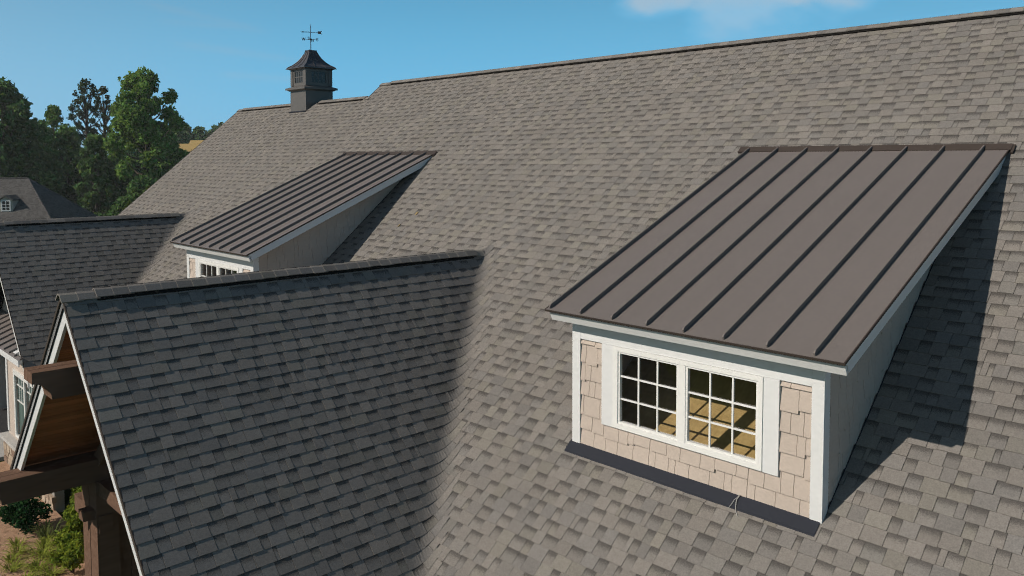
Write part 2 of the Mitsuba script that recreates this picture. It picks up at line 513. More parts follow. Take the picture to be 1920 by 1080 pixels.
def gable_roof(g, key, most, caps):
    P, U, G = [], [], []
    gi = 0
    for side in (1, -1):
        slope_len = g['half'][side] / GC
        n = int(slope_len / E)
        for k in range(n + 1):
            w1 = k * E + .02                        # upper edge of the exposed strip
            w0 = w1 + E                             # butt
            wt = max(w1 - .12 * E, 0)
            uv_ = (g['z'] - (w0 - E / 2) * GS) / M + .20 + rng.uniform(-.035, .04)
            for a, b, kind in cells(g['y'] + rng.uniform(0, .004), uv_, rng):
                h = (TAB if kind == 0 else REC) * rng.uniform(.85, 1.15)
                j = rng.uniform(-.003, .003)
                near = b > (g['z'] - w0 * GS) / M - .40
                m = max(1, int((b - a) / .03)) if near else 1
                if a > (g['z'] - w0 * GS) / M - .06:
                    kind = 0
                us = np.linspace(a + .0018, b - .0018, m + 1)
                pp = Pieces()
                r = rng.random() * .999
                for p, q in zip(us[:-1], us[1:]):
                    f = [gable_pos(g, side, p, w0 + j), gable_pos(g, side, q, w0 + j), gable_pos(g, side, q, wt), gable_pos(g, side, p, wt)]
                    if side < 0:
                        f = [f[1], f[0], f[3], f[2]]
                    pp.add(f, (h, .0006), r, kind)
                P += pp.P
                U += pp.U
                G += [gi] * len(pp.P)
                gi += 1
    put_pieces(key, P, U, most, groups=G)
    # deck
    ms = []
    yv = g['z'] / M
    for side in (1, -1):
        slope_len = g['half'][side] / GC
        ye = (g['z'] - slope_len * GS) / M
        poly = [(g['y'] + .012, 0), (yv, 0), (ye, slope_len), (g['y'] + .012, slope_len)] if ye > g['y'] else [(g['y'] + .012, 0), (yv, 0), (g['y'] + .012, slope_len)]
        m = prism(Polygon(poly), -.09, -.008, 'z')
        q = np.array(m.vertices)
        q = np.stack([g['x'] + side * (q[:, 1] * GC + q[:, 2] * GS), q[:, 0], g['z'] - q[:, 1] * GS + q[:, 2] * GC], 1)
        m = trimesh.Trimesh(q, m.faces, process=False)
        m.fix_normals()
        ms.append(m)
    put(key, cat(ms), 'felt')
    ridge(key, 'y', g['x'], g['z'], GM, g['y'] - .03, yv - .04, (g['y'] + .31, yv - .35), half=.145, step=.165, lift=.008, vlift=.020, most=caps)
    # rake: dark drip edge, a cove strip and a white fascia board on each slope
    yr = g['y']
    def strip(side, d0, d1, y0, y1):
        """d0..d1: depth under the shingle plane."""
        w1 = g['half'][side] / GC
        a = [(g['x'], g['z'] - d0 / GC), (g['x'] + side * w1 * GC, g['z'] - w1 * GS - d0 / GC * 1.0), (g['x'] + side * w1 * GC, g['z'] - w1 * GS - d1 / GC), (g['x'], g['z'] - d1 / GC)]
        return prism(a, y0, y1, 'y')
    for side in (-1, 1):
        put(f'{key}__drip_edge', strip(side, -.004, .030, yr - .004, yr + .010), 'bronze_dark')
        put(f'{key}__rake_trim', strip(side, .032, .085, yr + .012, yr + .05), 'white_trim')
        put(f'{key}__rake_fascia', strip(side, .087, .205, yr + .03, yr + .062), 'white_trim')


gable_roof(GABLES[0], 'house__porch_roof', 300, 40)
gable_roof(GABLES[1], 'house__gable_roof', 120, 20)
labels['house__porch_roof'] = {'label': 'near cross-gable roof over the timber porch'}
labels['house__gable_roof'] = {'label': 'far cross-gable roof beyond the second dormer'}

# ---------------------------------------------------------------- dormers
SEAMS = [-.109, .301, .696, 1.097, 1.497, 1.896, 2.295, 2.697]


def shed_pt(x, t, h=0.0):
    """A point on the shed: t along y, h above its plane."""
    c, s = math.cos(math.atan(S)), math.sin(math.atan(S))
    return (x, t - h * s, shed_z(t) + h * c)


def shed_slab(x0, x1, y0, y1, h0, h1):
    v = np.array([shed_pt(x, y, h) for x in (x0, x1) for y in (y0, y1) for h in (h0, h1)])
    return trimesh.Trimesh(v, bx(0, 1, 0, 1, 0, 1).faces, process=False)


def roof_slab(x0, x1, y0, y1, h0, h1):
    v = np.array([main_pos(x, y / CT)(h) for x in (x0, x1) for y in (y0, y1) for h in (h0, h1)])
    return trimesh.Trimesh(v, bx(0, 1, 0, 1, 0, 1).faces, process=False)


def siding_rows(x0, x1, z0, z1, holes, r):
    """Staggered fibre-cement shingles on a wall in the xz plane: list of (xa, xb, zlow, ztop)."""
    res, z, k = [], z0, 0
    ex = .1745
    while z < z1:
        x = x0 - r.uniform(0, .1)
        while x < x1:
            w = r.choice([.075, .115, .15, .19, .215])
            a, b = max(x, x0), min(x + w, x1)
            lo = z - r.choice([0, .012, .03]) if k else z
            top = min(z + ex + .02, z1)
            x += w
            if b - a < .02:
                continue
            res.append((a, b, lo, top))
        z += ex
        k += 1
    out = []
    for a, b, lo, top in res:
        g = shapely.difference(sbox(a + .0022, lo, b - .0022, top), shapely.union_all([sbox(*h) for h in holes]))
        for q in getattr(g, 'geoms', [g]):
            if not q.is_empty and q.area > .0008:
                out.append((q, lo, top))
    return out


def dormer(x0, seed):
    r = np.random.default_rng(seed)
    o = numbered('house__dormer')
    X = lambda q: x0 + q
    # front wall and cheeks (inner skin raw boards)
    front = shapely.difference(sbox(.02, -.05, W - .02, 1.42), sbox(.60, .33, 2.09, 1.06))
    put(o, prism(shapely.affinity.translate(front, x0, 0), .030, .06, 'y'), 'siding_mat')
    for a, b in ((.02, .06), (W - .06, W - .02)):
        put(f'{o}__cheek_wall', prism([(.062, -.05), (.062, shed_z(.062) - .03), (YT - .05, shed_z(YT - .05) - .04)], X(a), X(b), 'x'), 'siding_mat')
    put(f'{o}__attic_deck', roof_slab(X(.062), X(W - .062), .062, YT - .05, -.034, -.030), 'osb')
    put(f'{o}__attic_ceiling', shed_slab(X(.062), X(W - .062), .062, YT - .12, -.07, -.05), 'lumber')
    for q in (.45, .86, 1.27, 1.68, 2.09):
        put(f'{o}__rafter', shed_slab(X(q), X(q + .038), .062, YT - .35, -.17, -.072), 'lumber')
    # corner boards, frieze, casings
    put(f'{o}__corner_board', cat([bx(X(0), X(.105), 0, .029, -.03, 1.30), bx(X(0), X(.018), .0295, .10, -.02, 1.30)]), 'white_trim')
    put(f'{o}__corner_board', cat([bx(X(W - .105), X(W), 0, .029, -.03, 1.30), bx(X(W - .018), X(W), .0295, .10, 0.0, 1.30)]), 'white_trim')
    put(f'{o}__frieze_board', bx(X(.1065), X(W - .1065), .001, .029, 1.098, 1.30), 'white_trim')
    put(f'{o}__window_casing', bx(X(.394), X(.5385), -.004, .0295, .285, 1.0965), 'white_trim')
    put(f'{o}__window_casing', bx(X(2.1515), X(2.296), -.004, .0295, .285, 1.0965), 'white_trim')
    # twin window
    fo = sbox(.54, .290, 2.15, 1.0955)
    inn = [sbox(.622, .363, 1.280, 1.034), sbox(1.402, .363, 2.085, 1.034)]
    step = [sbox(.600, .340, 1.302, 1.052), sbox(1.380, .340, 2.107, 1.052)]
    tr = lambda g: shapely.affinity.translate(g, x0, 0)
    put(f'{o}__window_frame', cat([prism(tr(shapely.difference(fo, sbox(.600, .340, 2.107, 1.052))), -.012, .016, 'y'),
                                   prism(tr(sbox(1.302, .3405, 1.380, 1.0515)), -.008, .016, 'y')]), 'vinyl')
    for s_, i_ in zip(step, inn):
        put(f'{o}__sash', prism(tr(shapely.difference(shapely.affinity.scale(s_, .9985, .998), i_)), -.002, .034, 'y'), 'vinyl')
        ax0, az0, ax1, az1 = i_.bounds
        wx, wz = (ax1 - ax0) / 3, (az1 - az0) / 3
        for k in (1, 2):
            put(f'{o}__muntin', bx(X(ax0 + k * wx - .0085), X(ax0 + k * wx + .0085), .006, .020, az0, az1), 'vinyl')
            for m_ in range(3):
                put(f'{o}__muntin', bx(X(ax0 + m_ * wx + (.009 if m_ else 0)), X(ax0 + (m_ + 1) * wx - (.009 if m_ < 2 else 0)), .007, .019, az0 + k * wz - .0085, az0 + k * wz + .0085), 'vinyl')
        for i in range(3):
            for j in range(3):
                a, b, c, d = X(ax0 + i * wx + .004), X(ax0 + (i + 1) * wx - .004), az0 + j * wz + .004, az0 + (j + 1) * wz - .004
                put(f'{o}__window_pane', (np.array([[a, .024, c], [b, .024, c], [b, .024, d], [a, .024, d]]), np.array([[0, 1, 2], [0, 2, 3]])), 'glass')
    # siding shingles of the front and of the cheeks
    holes = [(.396, .286, 2.294, 1.2)]
    for q, lo, top in siding_rows(.1075, W - .1075, .004, 1.097, holes, r):
        m = prism(q, 0, 1, 'y')
        v = np.array(m.vertices)
        t = np.clip((v[:, 2] - lo) / (top - lo), 0, 1)
        v[:, 1] = np.where(v[:, 1] > .5, .0296, .0020 + .0225 * t + r.uniform(0, .002))
        v[:, 0] += x0
        put(f'{o}__siding_shingle', trimesh.Trimesh(v, m.faces, process=False), 'siding_mat')
    tri = Polygon([(.103, .005 + .103 * M), (.103, shed_z(.103) - .10), (YT - .30, shed_z(YT - .30) - .10)])
    for sgn, xc in ((1, W - .02), (-1, .02)):
        ps = []
        for q, lo, top in siding_rows(.103, YT - .3, .004, 3.0, [], r):
            q = q.intersection(tri)
            for q in getattr(q, 'geoms', [q]):
                if q.is_empty or q.area < .0008 or q.geom_type != 'Polygon':
                    continue
                m = prism(q, 0, 1, 'x')
                v = np.array(m.vertices)
                t = np.clip((v[:, 2] - lo) / (top - lo), 0, 1)
                v[:, 0] = X(xc) + sgn * np.where(v[:, 0] < .5, 0, .0190 - .0150 * t)
                mm = trimesh.Trimesh(v, m.faces, process=False)
                if sgn > 0:
                    put(f'{o}__siding_shingle', mm, 'siding_mat')
                else:
                    ps.append(mm)
        if ps:
            k = put(f'{o}__cheek_shingles', cat(ps), 'siding_mat')
            labels[k] = {'kind': 'stuff'}
    # soffit, fascia (square to the slope), rake boards
    L, Rr = -.154, 2.943
    yf = -.215
    put(f'{o}__fascia', cat([shed_slab(X(L + .03), X(Rr - .012), yf - .006, yf + .014, -.128, -.045), shed_slab(X(L + .01), X(Rr - .006), yf + .006, yf + .024, -.0445, -.006)]), 'white_trim')
    for a, b in ((L + .012, L + .034), (Rr - .034, Rr - .012)):
        put(f'{o}__rake_board', shed_slab(X(a), X(b), yf + .026, YT - .02, -.128, -.006), 'white_trim')
    put(f'{o}__soffit', cat([shed_slab(X(L + .036), X(Rr - .036), yf + .027, .0, -.110, -.098)] +
                            [shed_slab(X(a), X(b), .001, YT - .12, -.110, -.098) for a, b in ((L + .036, -.001), (W + .001, Rr - .036))]), 'white_trim')
    # standing-seam roof
    edges = [L] + SEAMS + [Rr]
    y0, y1 = -D, YT - .005
    for a, b in zip(edges[:-1], edges[1:]):
        put(f'{o}__roof_panel', shed_slab(X(a + .001), X(b - .001), y0 + .002, y1, -.003, r.uniform(-.0003, .0006)), 'bronze_metal')
    for a in SEAMS:
        z = .040
        c = [(y0 + .020, .0005), (y0 + .022, z * .62), (y0 + .045, z), (y1 - .03, z), (y1 - .03, .0005)]
        v = np.array([shed_pt(X(a + dx), t, h) for dx in (-.007, .007) for t, h in c])
        n = len(c)
        f = [[i, (i + 1) % n, (i + 1) % n + n] for i in range(n)] + [[i, (i + 1) % n + n, i + n] for i in range(n)] + [[0, i + 1, i] for i in range(1, n - 1)] + [[n, n + i, n + i + 1] for i in range(1, n - 1)]
        m = trimesh.Trimesh(v, np.array(f), process=False)
        m.fix_normals()
        put(f'{o}__seam_rib', m, 'bronze_metal')
    put(f'{o}__eave_edge', shed_slab(X(L - .004), X(Rr + .004), y0 - .006, y0 + .001, -.019, .002), 'bronze_dark')
    put(f'{o}__rake_edge', shed_slab(X(Rr - .004), X(Rr + .006), y0 + .001, y1, -.013, .008), 'bronze_dark')
    put(f'{o}__rake_edge', shed_slab(X(L - .006), X(L + .002), y0 + .001, y1, -.022, .006), 'bronze_dark')
    put(f'{o}__head_flashing', cat([roof_slab(X(L - .10), X(Rr + .021), YT - .065, YT + .012, .004, .034), roof_slab(X(Rr + .022), X(Rr + .046), YT - .095, YT + .006, .002, .028)]), 'bronze_dark')
    # apron flashing at the foot of the wall
    put(f'{o}__apron_flashing', cat([roof_slab(X(-.025), X(W - .015), -.082, .018, .0075, .0105), roof_slab(X(-.022), X(W - .015), -.094, -.0822, .004, .0085)]), 'apron_metal')
    # step flashing along the cheeks
    put(f'{o}__step_flashing', roof_slab(X(W - .002), X(W + .004), .10, YT - .25, .002, .012), 'apron_metal')
    return o


dormer(DORMERS[0], 11)
dormer(DORMERS[1], 12)
labels['house__dormer'] = {'label': 'near dormer with a twin white window and standing-seam metal roof'}
labels['house__dormer_001'] = {'label': 'far dormer half hidden by the porch ridge'}

# ---------------------------------------------------------------- cupola
cx, cy = (CUP[0] + CUP[1]) / 2, 5.39


def ring(h0, h1, z0, z1):
    """A square frustum about the axis of the cupola."""
    v = np.array([[cx + sx * h, cy + sy * h, z] for h, z in ((h0, z0), (h1, z1)) for sx, sy in ((-1, -1), (1, -1), (1, 1), (-1, 1))])
    f = [[0, 2, 1], [0, 3, 2], [4, 5, 6], [4, 6, 7]]
    for i in range(4):
        j = (i + 1) % 4
        f += [[i, j, j + 4], [i, j + 4, i + 4]]
    return trimesh.Trimesh(v, np.array(f), process=False)


put('house__cupola', ring(.411, .405, 4.0, 4.735), 'cupola_metal')
put('house__cupola__base_flashing', cat([roof_slab(CUP[0] - .02, CUP[1] + .02, 4.95, 4.979, .004, .03)]), 'apron_metal')
put('house__cupola__cornice', cat([ring(.43, .47, 4.736, 4.765), ring(.505, .505, 4.766, 4.812), ring(.505, .37, 4.813, 4.865)]), 'cupola_metal')
zb0, zb1 = 4.866, 5.30
body = []
for sx, sy in ((-1, -1), (1, -1), (1, 1), (-1, 1)):
    body.append(bx(cx + sx * .345 - .055, cx + sx * .345 + .055, cy + sy * .345 - .055, cy + sy * .345 + .055, zb0, zb1))
put('house__cupola__corner_post', cat(body[:1]), 'cupola_metal')
for b in body[1:]:
    put('house__cupola__corner_post', b, 'cupola_metal')
for ax, sg in (('y', -1), ('x', 1), ('y', 1), ('x', -1)):
    def wall(a0, a1, z0, z1, d0, d1):
        return bx(cx + a0, cx + a1, cy + sg * .36 + d0, cy + sg * .36 + d1, z0, z1) if ax == 'y' else bx(cx + sg * .36 + d0, cx + sg * .36 + d1, cy + a0, cy + a1, z0, z1)
    put('house__cupola__window_frame', cat([wall(-.289, .289, zb0, zb0 + .08, -.02, .02), wall(-.289, .289, zb1 - .06, zb1, -.02, .02), wall(-.289, -.21, zb0 + .081, zb1 - .061, -.02, .02), wall(.21, .289, zb0 + .081, zb1 - .061, -.02, .02)]), 'cupola_metal')
    put('house__cupola__window_pane', wall(-.209, .209, zb0 + .081, zb1 - .061, -.004, .004), 'window_dark')
    put('house__cupola__muntin', cat([wall(-.012, .012, zb0 + .0812, zb1 - .0612, -.012, .012), wall(-.2088, .2088, zb0 + .225, zb0 + .245, -.011, .011), wall(-.115, -.10, zb0 + .0812, zb1 - .0612, -.010, .010), wall(.10, .115, zb0 + .0812, zb1 - .0612, -.010, .010)]), 'cupola_metal')
prof = [(.47, 5.345), (.44, 5.375), (.355, 5.43), (.27, 5.51), (.20, 5.60), (.145, 5.70), (.105, 5.80), (.10, 5.835)]
put('house__cupola__bell_roof', cat([ring(.41, .44, 5.301, 5.325), ring(.49, .49, 5.326, 5.344)] + [ring(a[0], b[0], a[1], b[1]) for a, b in zip(prof[:-1], prof[1:])]), 'bell_metal')
for sx, sy in ((-1, -1), (1, -1), (1, 1), (-1, 1)):
    put('house__cupola__hip_rib', tube([(cx + sx * (h + .004), cy + sy * (h + .004), z + .004) for h, z in prof], .011, 5), 'bell_metal')
for (ux, uy) in ((0, -1), (1, 0), (0, 1), (-1, 0)):
    for q in (-.35, .35):
        put('house__cupola__hip_rib', tube([(cx + ux * (h + .004) + uy * h * q, cy + uy * (h + .004) + ux * h * q, z + .004) for h, z in prof], .008, 5), 'bell_metal')

thing('weather_vane', 'black arrow weather vane standing on top of the cupola', 'weather vane')
ap = np.array([cx, cy, 5.83])
put('weather_vane__pole', cat([tube([ap, ap + [0, 0, .66]], [.013, .010]), tube([ap + [0, 0, .66], ap + [0, 0, .72]], [.010, .002])]), 'black_iron')
d1 = np.array([.70, .71, -.05])
d1 /= np.linalg.norm(d1)
side = np.array([0, 0, 1.0])


def flat(pts, c, t=.006):
    """A small plate in the plane of the arrow."""
    m = trimesh.creation.extrude_polygon(Polygon(pts), t, engine='earcut')
    v = np.array(m.vertices)
    nn = np.cross(d1, side)
    return trimesh.Trimesh(c + v[:, :1] * d1 + v[:, 1:2] * side + (v[:, 2:] - t / 2) * nn, m.faces, process=False)


az = ap + [0, 0, .49]
put('weather_vane__arrow', cat([tube([az - d1 * .22, az + d1 * .24], .008), flat([(-.27, 0), (-.19, .022), (-.19, -.022)], az), flat([(.19, .035), (.27, .035), (.31, .05), (.28, 0), (.31, -.05), (.27, -.035), (.19, -.035), (.21, 0)], az)]), 'black_iron')
ac = ap + [0, 0, .30]
d2 = np.array([-d1[1], d1[0], 0])
put('weather_vane__arms', cat([tube([ac - d1 * .17, ac + d1 * .17], .006), tube([ac - d2 * .17, ac + d2 * .17], .006), trimesh.creation.icosphere(2, .026).apply_translation(ac)]), 'black_iron')
for dd, ch in ((d1, 'E'), (-d1, 'W'), (d2, 'N'), (-d2, 'S')):
    m = meshkit.text_mesh(ch, .075, .008, True)
    v = np.array(m.vertices)
    v[:, 0] -= v[:, 0].mean()
    v[:, 1] -= .0375
    q = ac + dd * .19
    put('weather_vane__letter', trimesh.Trimesh(q + v[:, :1] * d1 + v[:, 1:2] * side + v[:, 2:] * np.cross(d1, side), m.faces, process=False), 'black_iron')

# ---------------------------------------------------------------- porch: boarded soffit and timber frame
g = GABLES[0]
for sgn in (-1, 1):
    n_pl = int((g['half'][sgn] / GC) / .088)
    for i in range(n_pl):
        w0, w1 = i * .088 + .02, (i + 1) * .088 + .02 - .005
        y1 = min((g['z'] - w1 * GS - .12) / M - .03, 1.0)
        if y1 < g['y'] + .3:
            continue
        vs = np.array([(g['x'] + sgn * (w * GC + h * GS), y, g['z'] - w * GS + h * GC) for w in (w0, w1) for y in (g['y'] + .064, y1) for h in (-.118, -.098)])
        m = trimesh.Trimesh(vs, bx(0, 1, 0, 1, 0, 1).faces, process=False)
        put('house__porch_roof__soffit_board', m, 'soffit_wood', uv=np.full((8, 2), (i * .137 + (sgn + 1) * .31) % 1))


def tail(z0, z1, ytip, yback):
    """Side outline of a beam whose tip is cut back to a curve underneath."""
    c = [(ytip + .17 * math.sin(t), z0 + (z1 - z0) * .62 * (1 - (1 - math.cos(t)))) for t in np.linspace(0, math.pi / 2, 7)]
    c = [(ytip, z1)] + [(a, b) for a, b in c] + [(yback, z0), (yback, z1)]
    return Polygon(c).buffer(0)


F = 'house__porch_frame'
put(F, prism(tail(.575, .868, -4.15, -1.3), -3.545, -3.402, 'x'), 'timber')
put(f'{F}__beam', prism(tail(.575, .866, -4.15, -1.3), -3.398, -3.255, 'x'), 'timber')
for xb in (-5.55, -1.59):
    put(f'{F}__beam', prism(tail(-1.07, -.79, -4.22, -1.1), xb, xb + .172, 'x'), 'timber')
    put(f'{F}__beam', prism(tail(-1.07, -.792, -4.22, -1.1), xb + .178, xb + .35, 'x'), 'timber')
for xb in (-5.73, -1.62):
    put(f'{F}__post', bx(xb, xb + .27, -3.05, -2.79, GRADE, -1.072), 'timber')
    put(f'{F}__post', bx(xb + .30, xb + .57, -3.052, -2.792, GRADE, -1.073), 'timber')
    put(f'{F}__post_base', bx(xb - .06, xb + .63, -3.12, -2.72, GRADE - .1, GRADE + .55), 'mortar')
put(f'{F}__tie_beam', bx(-5.95, -.85, -3.01, -2.83, -1.25, -1.074), 'timber')
for q in (-6.14, -2.04):
    put(f'{F}__stub_beam', bx(q, q + 1.0, -3.03, -2.86, -1.72, -1.50), 'timber')
for i in range(11):                                   # boarded side of the porch behind the left posts
    put(f'{F}__side_board', bx(-5.30, -5.27 + .002 * (i % 2), -2.788 + i * .165, -2.788 + (i + 1) * .165 - .006, GRADE, -1.075), 'timber')
put(f'{F}__corbel', bx(-5.40, -5.22, -3.19, -3.053, -1.545, -1.43), 'timber')
put(f'{F}__corbel', bx(-1.57, -1.39, -3.19, -3.053, -1.545, -1.43), 'timber')
put(f'{F}__king_post', bx(-3.50, -3.30, -3.02, -2.84, -1.072, .573), 'timber')
for sgn in (-1, 1):
    xa, za, xb_, zb_ = g['x'] + sgn * 2.1, -1.0, g['x'] + sgn * .25, .50
    nrm = np.array([-(zb_ - za), xb_ - xa]) / math.hypot(xb_ - xa, zb_ - za) * .09
    put(f'{F}__brace', prism([(xa - nrm[0], za - nrm[1]), (xb_ - nrm[0], zb_ - nrm[1]), (xb_ + nrm[0], zb_ + nrm[1]), (xa + nrm[0], za + nrm[1])], -3.0, -2.86, 'y'), 'timber')
put('house__porch_wall', prism([(-5.3, GRADE), (-5.3, -.62), (-3.396, 1.36), (-1.5, -.62), (-1.5, GRADE)], -.95, -.85, 'y'), 'siding_mat')
put('house__front_wall', bx(-1.4, XR - .5, -1.45, -1.35, GRADE, -1.33), 'siding_mat')
put('house__front_wall', bx(-9.4, -5.4, -1.45, -1.35, GRADE, -1.33), 'siding_mat')

# ---------------------------------------------------------------- wing under the far gable: skirt roof, window wall, stone base
K = 'house__window_wall'
yw = -2.15
xa, xb = -13.75, -10.35
wz1, wz0 = -1.36, -2.58
wins = [(-13.02, -12.30), (-12.26, -11.54), (-11.2, -10.48)]
wall_poly = shapely.difference(sbox(xa, -2.72, xb, -.98), shapely.union_all([sbox(a, wz0, b, wz1) for a, b in wins]))
put(K, prism(wall_poly, yw, yw + .12, 'y'), 'siding_mat')
put(f'{K}__side_wall', bx(xa, xa + .12, yw + .121, -.6, GRADE, -.98), 'siding_mat')
put(f'{K}__corner_board', bx(xa - .012, xa + .10, yw - .018, yw - .001, -2.66, -1.0), 'white_trim')
for a, b in wins:
    put(f'{K}__window_frame', cat([bx(a - .09, a, yw - .03, yw - .002, wz0 - .06, wz1 + .10), bx(b, b + .09 if b > -11 or b < -12.5 else b + .04, yw - .031, yw - .002, wz0 - .06, wz1 + .10), bx(a + .0005, b - .0005, yw - .03, yw - .002, wz1, wz1 + .10), bx(a + .0005, b - .0005, yw - .03, yw - .002, wz0 - .06, wz0)]), 'vinyl')
    put(f'{K}__window_pane', bx(a + .001, b - .001, yw + .03, yw + .036, wz0 + .001, wz1 - .001), 'window_green')
    mu = [bx(a + .001, b - .001, yw + .008, yw + .024, z - .011, z + .011) for z in (wz1 - .20, wz1 - .52)]
    mu += [bx(a + (b - a) * q - .009, a + (b - a) * q + .009, yw + .010, yw + .022, wz1 - .52, wz1 - .001) for q in (.25, .5, .75)]
    for m in mu:
        put(f'{K}__muntin', m, 'vinyl')
put(f'{K}__stone_sill', bx(xa - .10, xb, yw - .16, yw + .10, -2.79, -2.722), 'concrete')
put(f'{K}__stone_backing', bx(xa - .02, xb, yw - .06, yw + .10, GRADE - .1, -2.791), 'mortar')
r = np.random.default_rng(5)
z = GRADE
while z < -2.84:
    hgt = r.uniform(.08, .15)
    hgt = min(hgt, -2.80 - z)
    x = xa - .05
    while x < xb:
        w = r.uniform(.10, .30)
        c = np.array([x + w / 2, yw - .065, z + hgt / 2])
        m = trimesh.creation.box((w - .018, r.uniform(.05, .085), hgt - .016))
        v = np.array(m.vertices) + r.uniform(-.008, .008, (8, 3)) + c
        if x + w / 2 < -10.4:
            put(f'{K}__stone', trimesh.Trimesh(v, m.faces, process=False), 'stone_mat', uv=np.full((8, 2), r.random()))
        x += w
    z += hgt
# left return of the stone base
z = GRADE
while z < -2.84:
    hgt = min(r.uniform(.09, .15), -2.80 - z)
    y = yw - .09
    while y < -.7:
        w = r.uniform(.12, .3)
        m = trimesh.creation.box((.07, w - .018, hgt - .016))
        v = np.array(m.vertices) + r.uniform(-.008, .008, (8, 3)) + [xa - .04, y + w / 2, z + hgt / 2]
        put(f'{K}__stone', trimesh.Trimesh(v, m.faces, process=False), 'stone_mat', uv=np.full((8, 2), r.random()))
        y += w
    z += hgt
# skirt roof of standing-seam metal in front of the far gable's end wall
J = 'house__skirt_roof'
y0, z0, yk = -2.40, -.80, -1.72
sl = .425
xs = np.arange(-17.2, -11.5, .40)


def sk(x, t, h):
    return (x, t, z0 + sl * (t - y0) + h)


def sk_slab(a, b, t0, t1, h0, h1):
    v = np.array([sk(x, t, h) for x in (a, b) for t in (t0, t1) for h in (h0, h1)])
    return trimesh.Trimesh(v, bx(0, 1, 0, 1, 0, 1).faces, process=False)


put(J, cat([sk_slab(-17.2, -12.2, y0 + .02, yk, -.09, -.006), sk_slab(-12.199, -11.66, y0 + .02, -2.33, -.09, -.006)]), 'white_trim')
for a in xs[:-1]:
    put(f'{J}__roof_panel', sk_slab(a + .001, min(a + .399, -11.66), y0, yk if a < -12.5 else -2.33, -.005, 0), 'bronze_metal')
for a in xs:
    put(f'{J}__seam_rib', sk_slab(a - .006, a + .006, y0 + .015, yk if a < -12.1 else -2.33, .001, .036), 'bronze_metal')
put(f'{J}__fascia', bx(-17.2, -11.64, y0 - .004, y0 + .018, z0 - .115, z0 - .004), 'white_trim')
put('house__gable_wall', prism([(-16.22, -.62), (-14.26, 1.38), (-12.30, -.62)], -1.70, -1.60, 'y'), 'siding_mat')

# ---------------------------------------------------------------- scraps and a wire on the roof
thing('wire', 'loose pale grey wire hanging over the dark flashing below the near dormer', 'wire')
p0 = np.array([1.945, -.006, .018])
def rp(x, y, h):
    return np.array(main_pos(x, y / CT)(h))
put('wire', cat([tube([p0, rp(1.94, -.03, .022), rp(1.955, -.07, .018), rp(1.975, -.105, .012), rp(2.01, -.135, .009)], .0035, 5),
                 tube([p0, rp(1.925, -.04, .03), rp(1.91, -.075, .016), rp(1.90, -.10, .010)], .0028, 5),
                 tube([p0 + [.004, -.01, .0], p0 + [-.01, -.018, .022], p0 + [.006, -.022, .01]], .0035, 5)]), 'concrete')
for i, (x, y, s) in enumerate(((-5.72, 2.36, .028), (-5.90, 2.12, .024))):
    k = thing(numbered('wood_scrap'), ('pale wood scrap lying higher on the shingles beside the far dormer shadow', 'tan wood scrap lying lower on the shingles beside the far dormer shadow')[i], 'wood scrap')
    m = trimesh.creation.box((s, s * 2.0, .008))
    v = np.array(m.vertices) + r.uniform(-.004, .004, (8, 3))
    v = np.array([rp(x + a, y + b, .012 + c) for a, b, c in v])
    scene[k] = mikit.ply(trimesh.Trimesh(v, m.faces, process=False), 'osb')

# ---------------------------------------------------------------- ground
def land_z(x, y):
    t = np.clip((-x - 24) / 45, 0, 1)
    return GRADE - .06 - 3.6 * t * t * (3 - 2 * t)


gx_, gy_ = np.concatenate([[-1500, -900, -500, -300], np.linspace(-200, -20, 46), np.linspace(-18, 30, 9), [80, 300, 1500]]), np.concatenate([[-1500, -400, -120], np.linspace(-60, 160, 45), [300, 700, 1500]])
GX, GY = np.meshgrid(gx_, gy_, indexing='ij')
GZ = land_z(GX, GY)
nv = len(gy_)
ii, jj = np.meshgrid(np.arange(len(gx_) - 1), np.arange(nv - 1), indexing='ij')
q = np.stack([ii * nv + jj, (ii + 1) * nv + jj, (ii + 1) * nv + jj + 1, ii * nv + jj + 1], -1).reshape(-1, 4)
scene['ground'] = mikit.ply((np.stack([GX, GY, GZ], -1).reshape(-1, 3), q), 'grass_ground', smooth=True)
labels['ground'] = {'label': 'grassy land round the house', 'kind': 'structure'}
scene['driveway'] = mikit.ply(bx(-23.5, -15.6, -30, 6, GRADE - .3, GRADE - .045), 'asphalt')
labels['driveway'] = {'label': 'grey asphalt driveway past the far end of the house', 'kind': 'structure'}
scene['sidewalk'] = mikit.ply(cat([bx(-15.58, -14.0, -12, 3, GRADE - .3, GRADE + .02), bx(-13.98, -12.9, -12, -3.35, GRADE - .3, GRADE + .022)]), 'concrete')
labels['sidewalk'] = {'label': 'pale concrete walk beside the stone wall', 'kind': 'structure'}
bed = prism(Polygon([(-13.75, -2.2), (-13.6, -3.2), (-12, -3.3), (-9.5, -4.0), (-7.3, -4.6), (-5.9, -4.0), (-6.0, -1.45), (-9.4, -1.45), (-9.4, -2.2)]), GRADE - .2, GRADE, 'z')
scene['mulch_bed'] = mikit.ply(bed, 'straw_mat')
labels['mulch_bed'] = {'label': 'brown pine straw bed below the porch', 'kind': 'structure'}
r = np.random.default_rng(21)
N = 5200
bpoly = Polygon([(-13.5, -2.3), (-13.3, -3.1), (-9.5, -3.9), (-7.3, -4.4), (-6.1, -3.9), (-6.1, -1.6), (-9.3, -1.6), (-9.3, -2.3)])
pts = r.uniform([-13.5, -4.5], [-6, -1.5], (N, 2))
pts = pts[shapely.contains_xy(bpoly, pts[:, 0], pts[:, 1])]
n = len(pts)
an = r.uniform(0, np.pi, n)
L = r.uniform(.05, .13, n)
dx = np.stack([np.cos(an), np.sin(an)], 1)
nx = np.stack([-dx[:, 1], dx[:, 0]], 1) * .004
zz = GRADE + r.uniform(.004, .03, n)
tilt = r.uniform(-.02, .02, n)
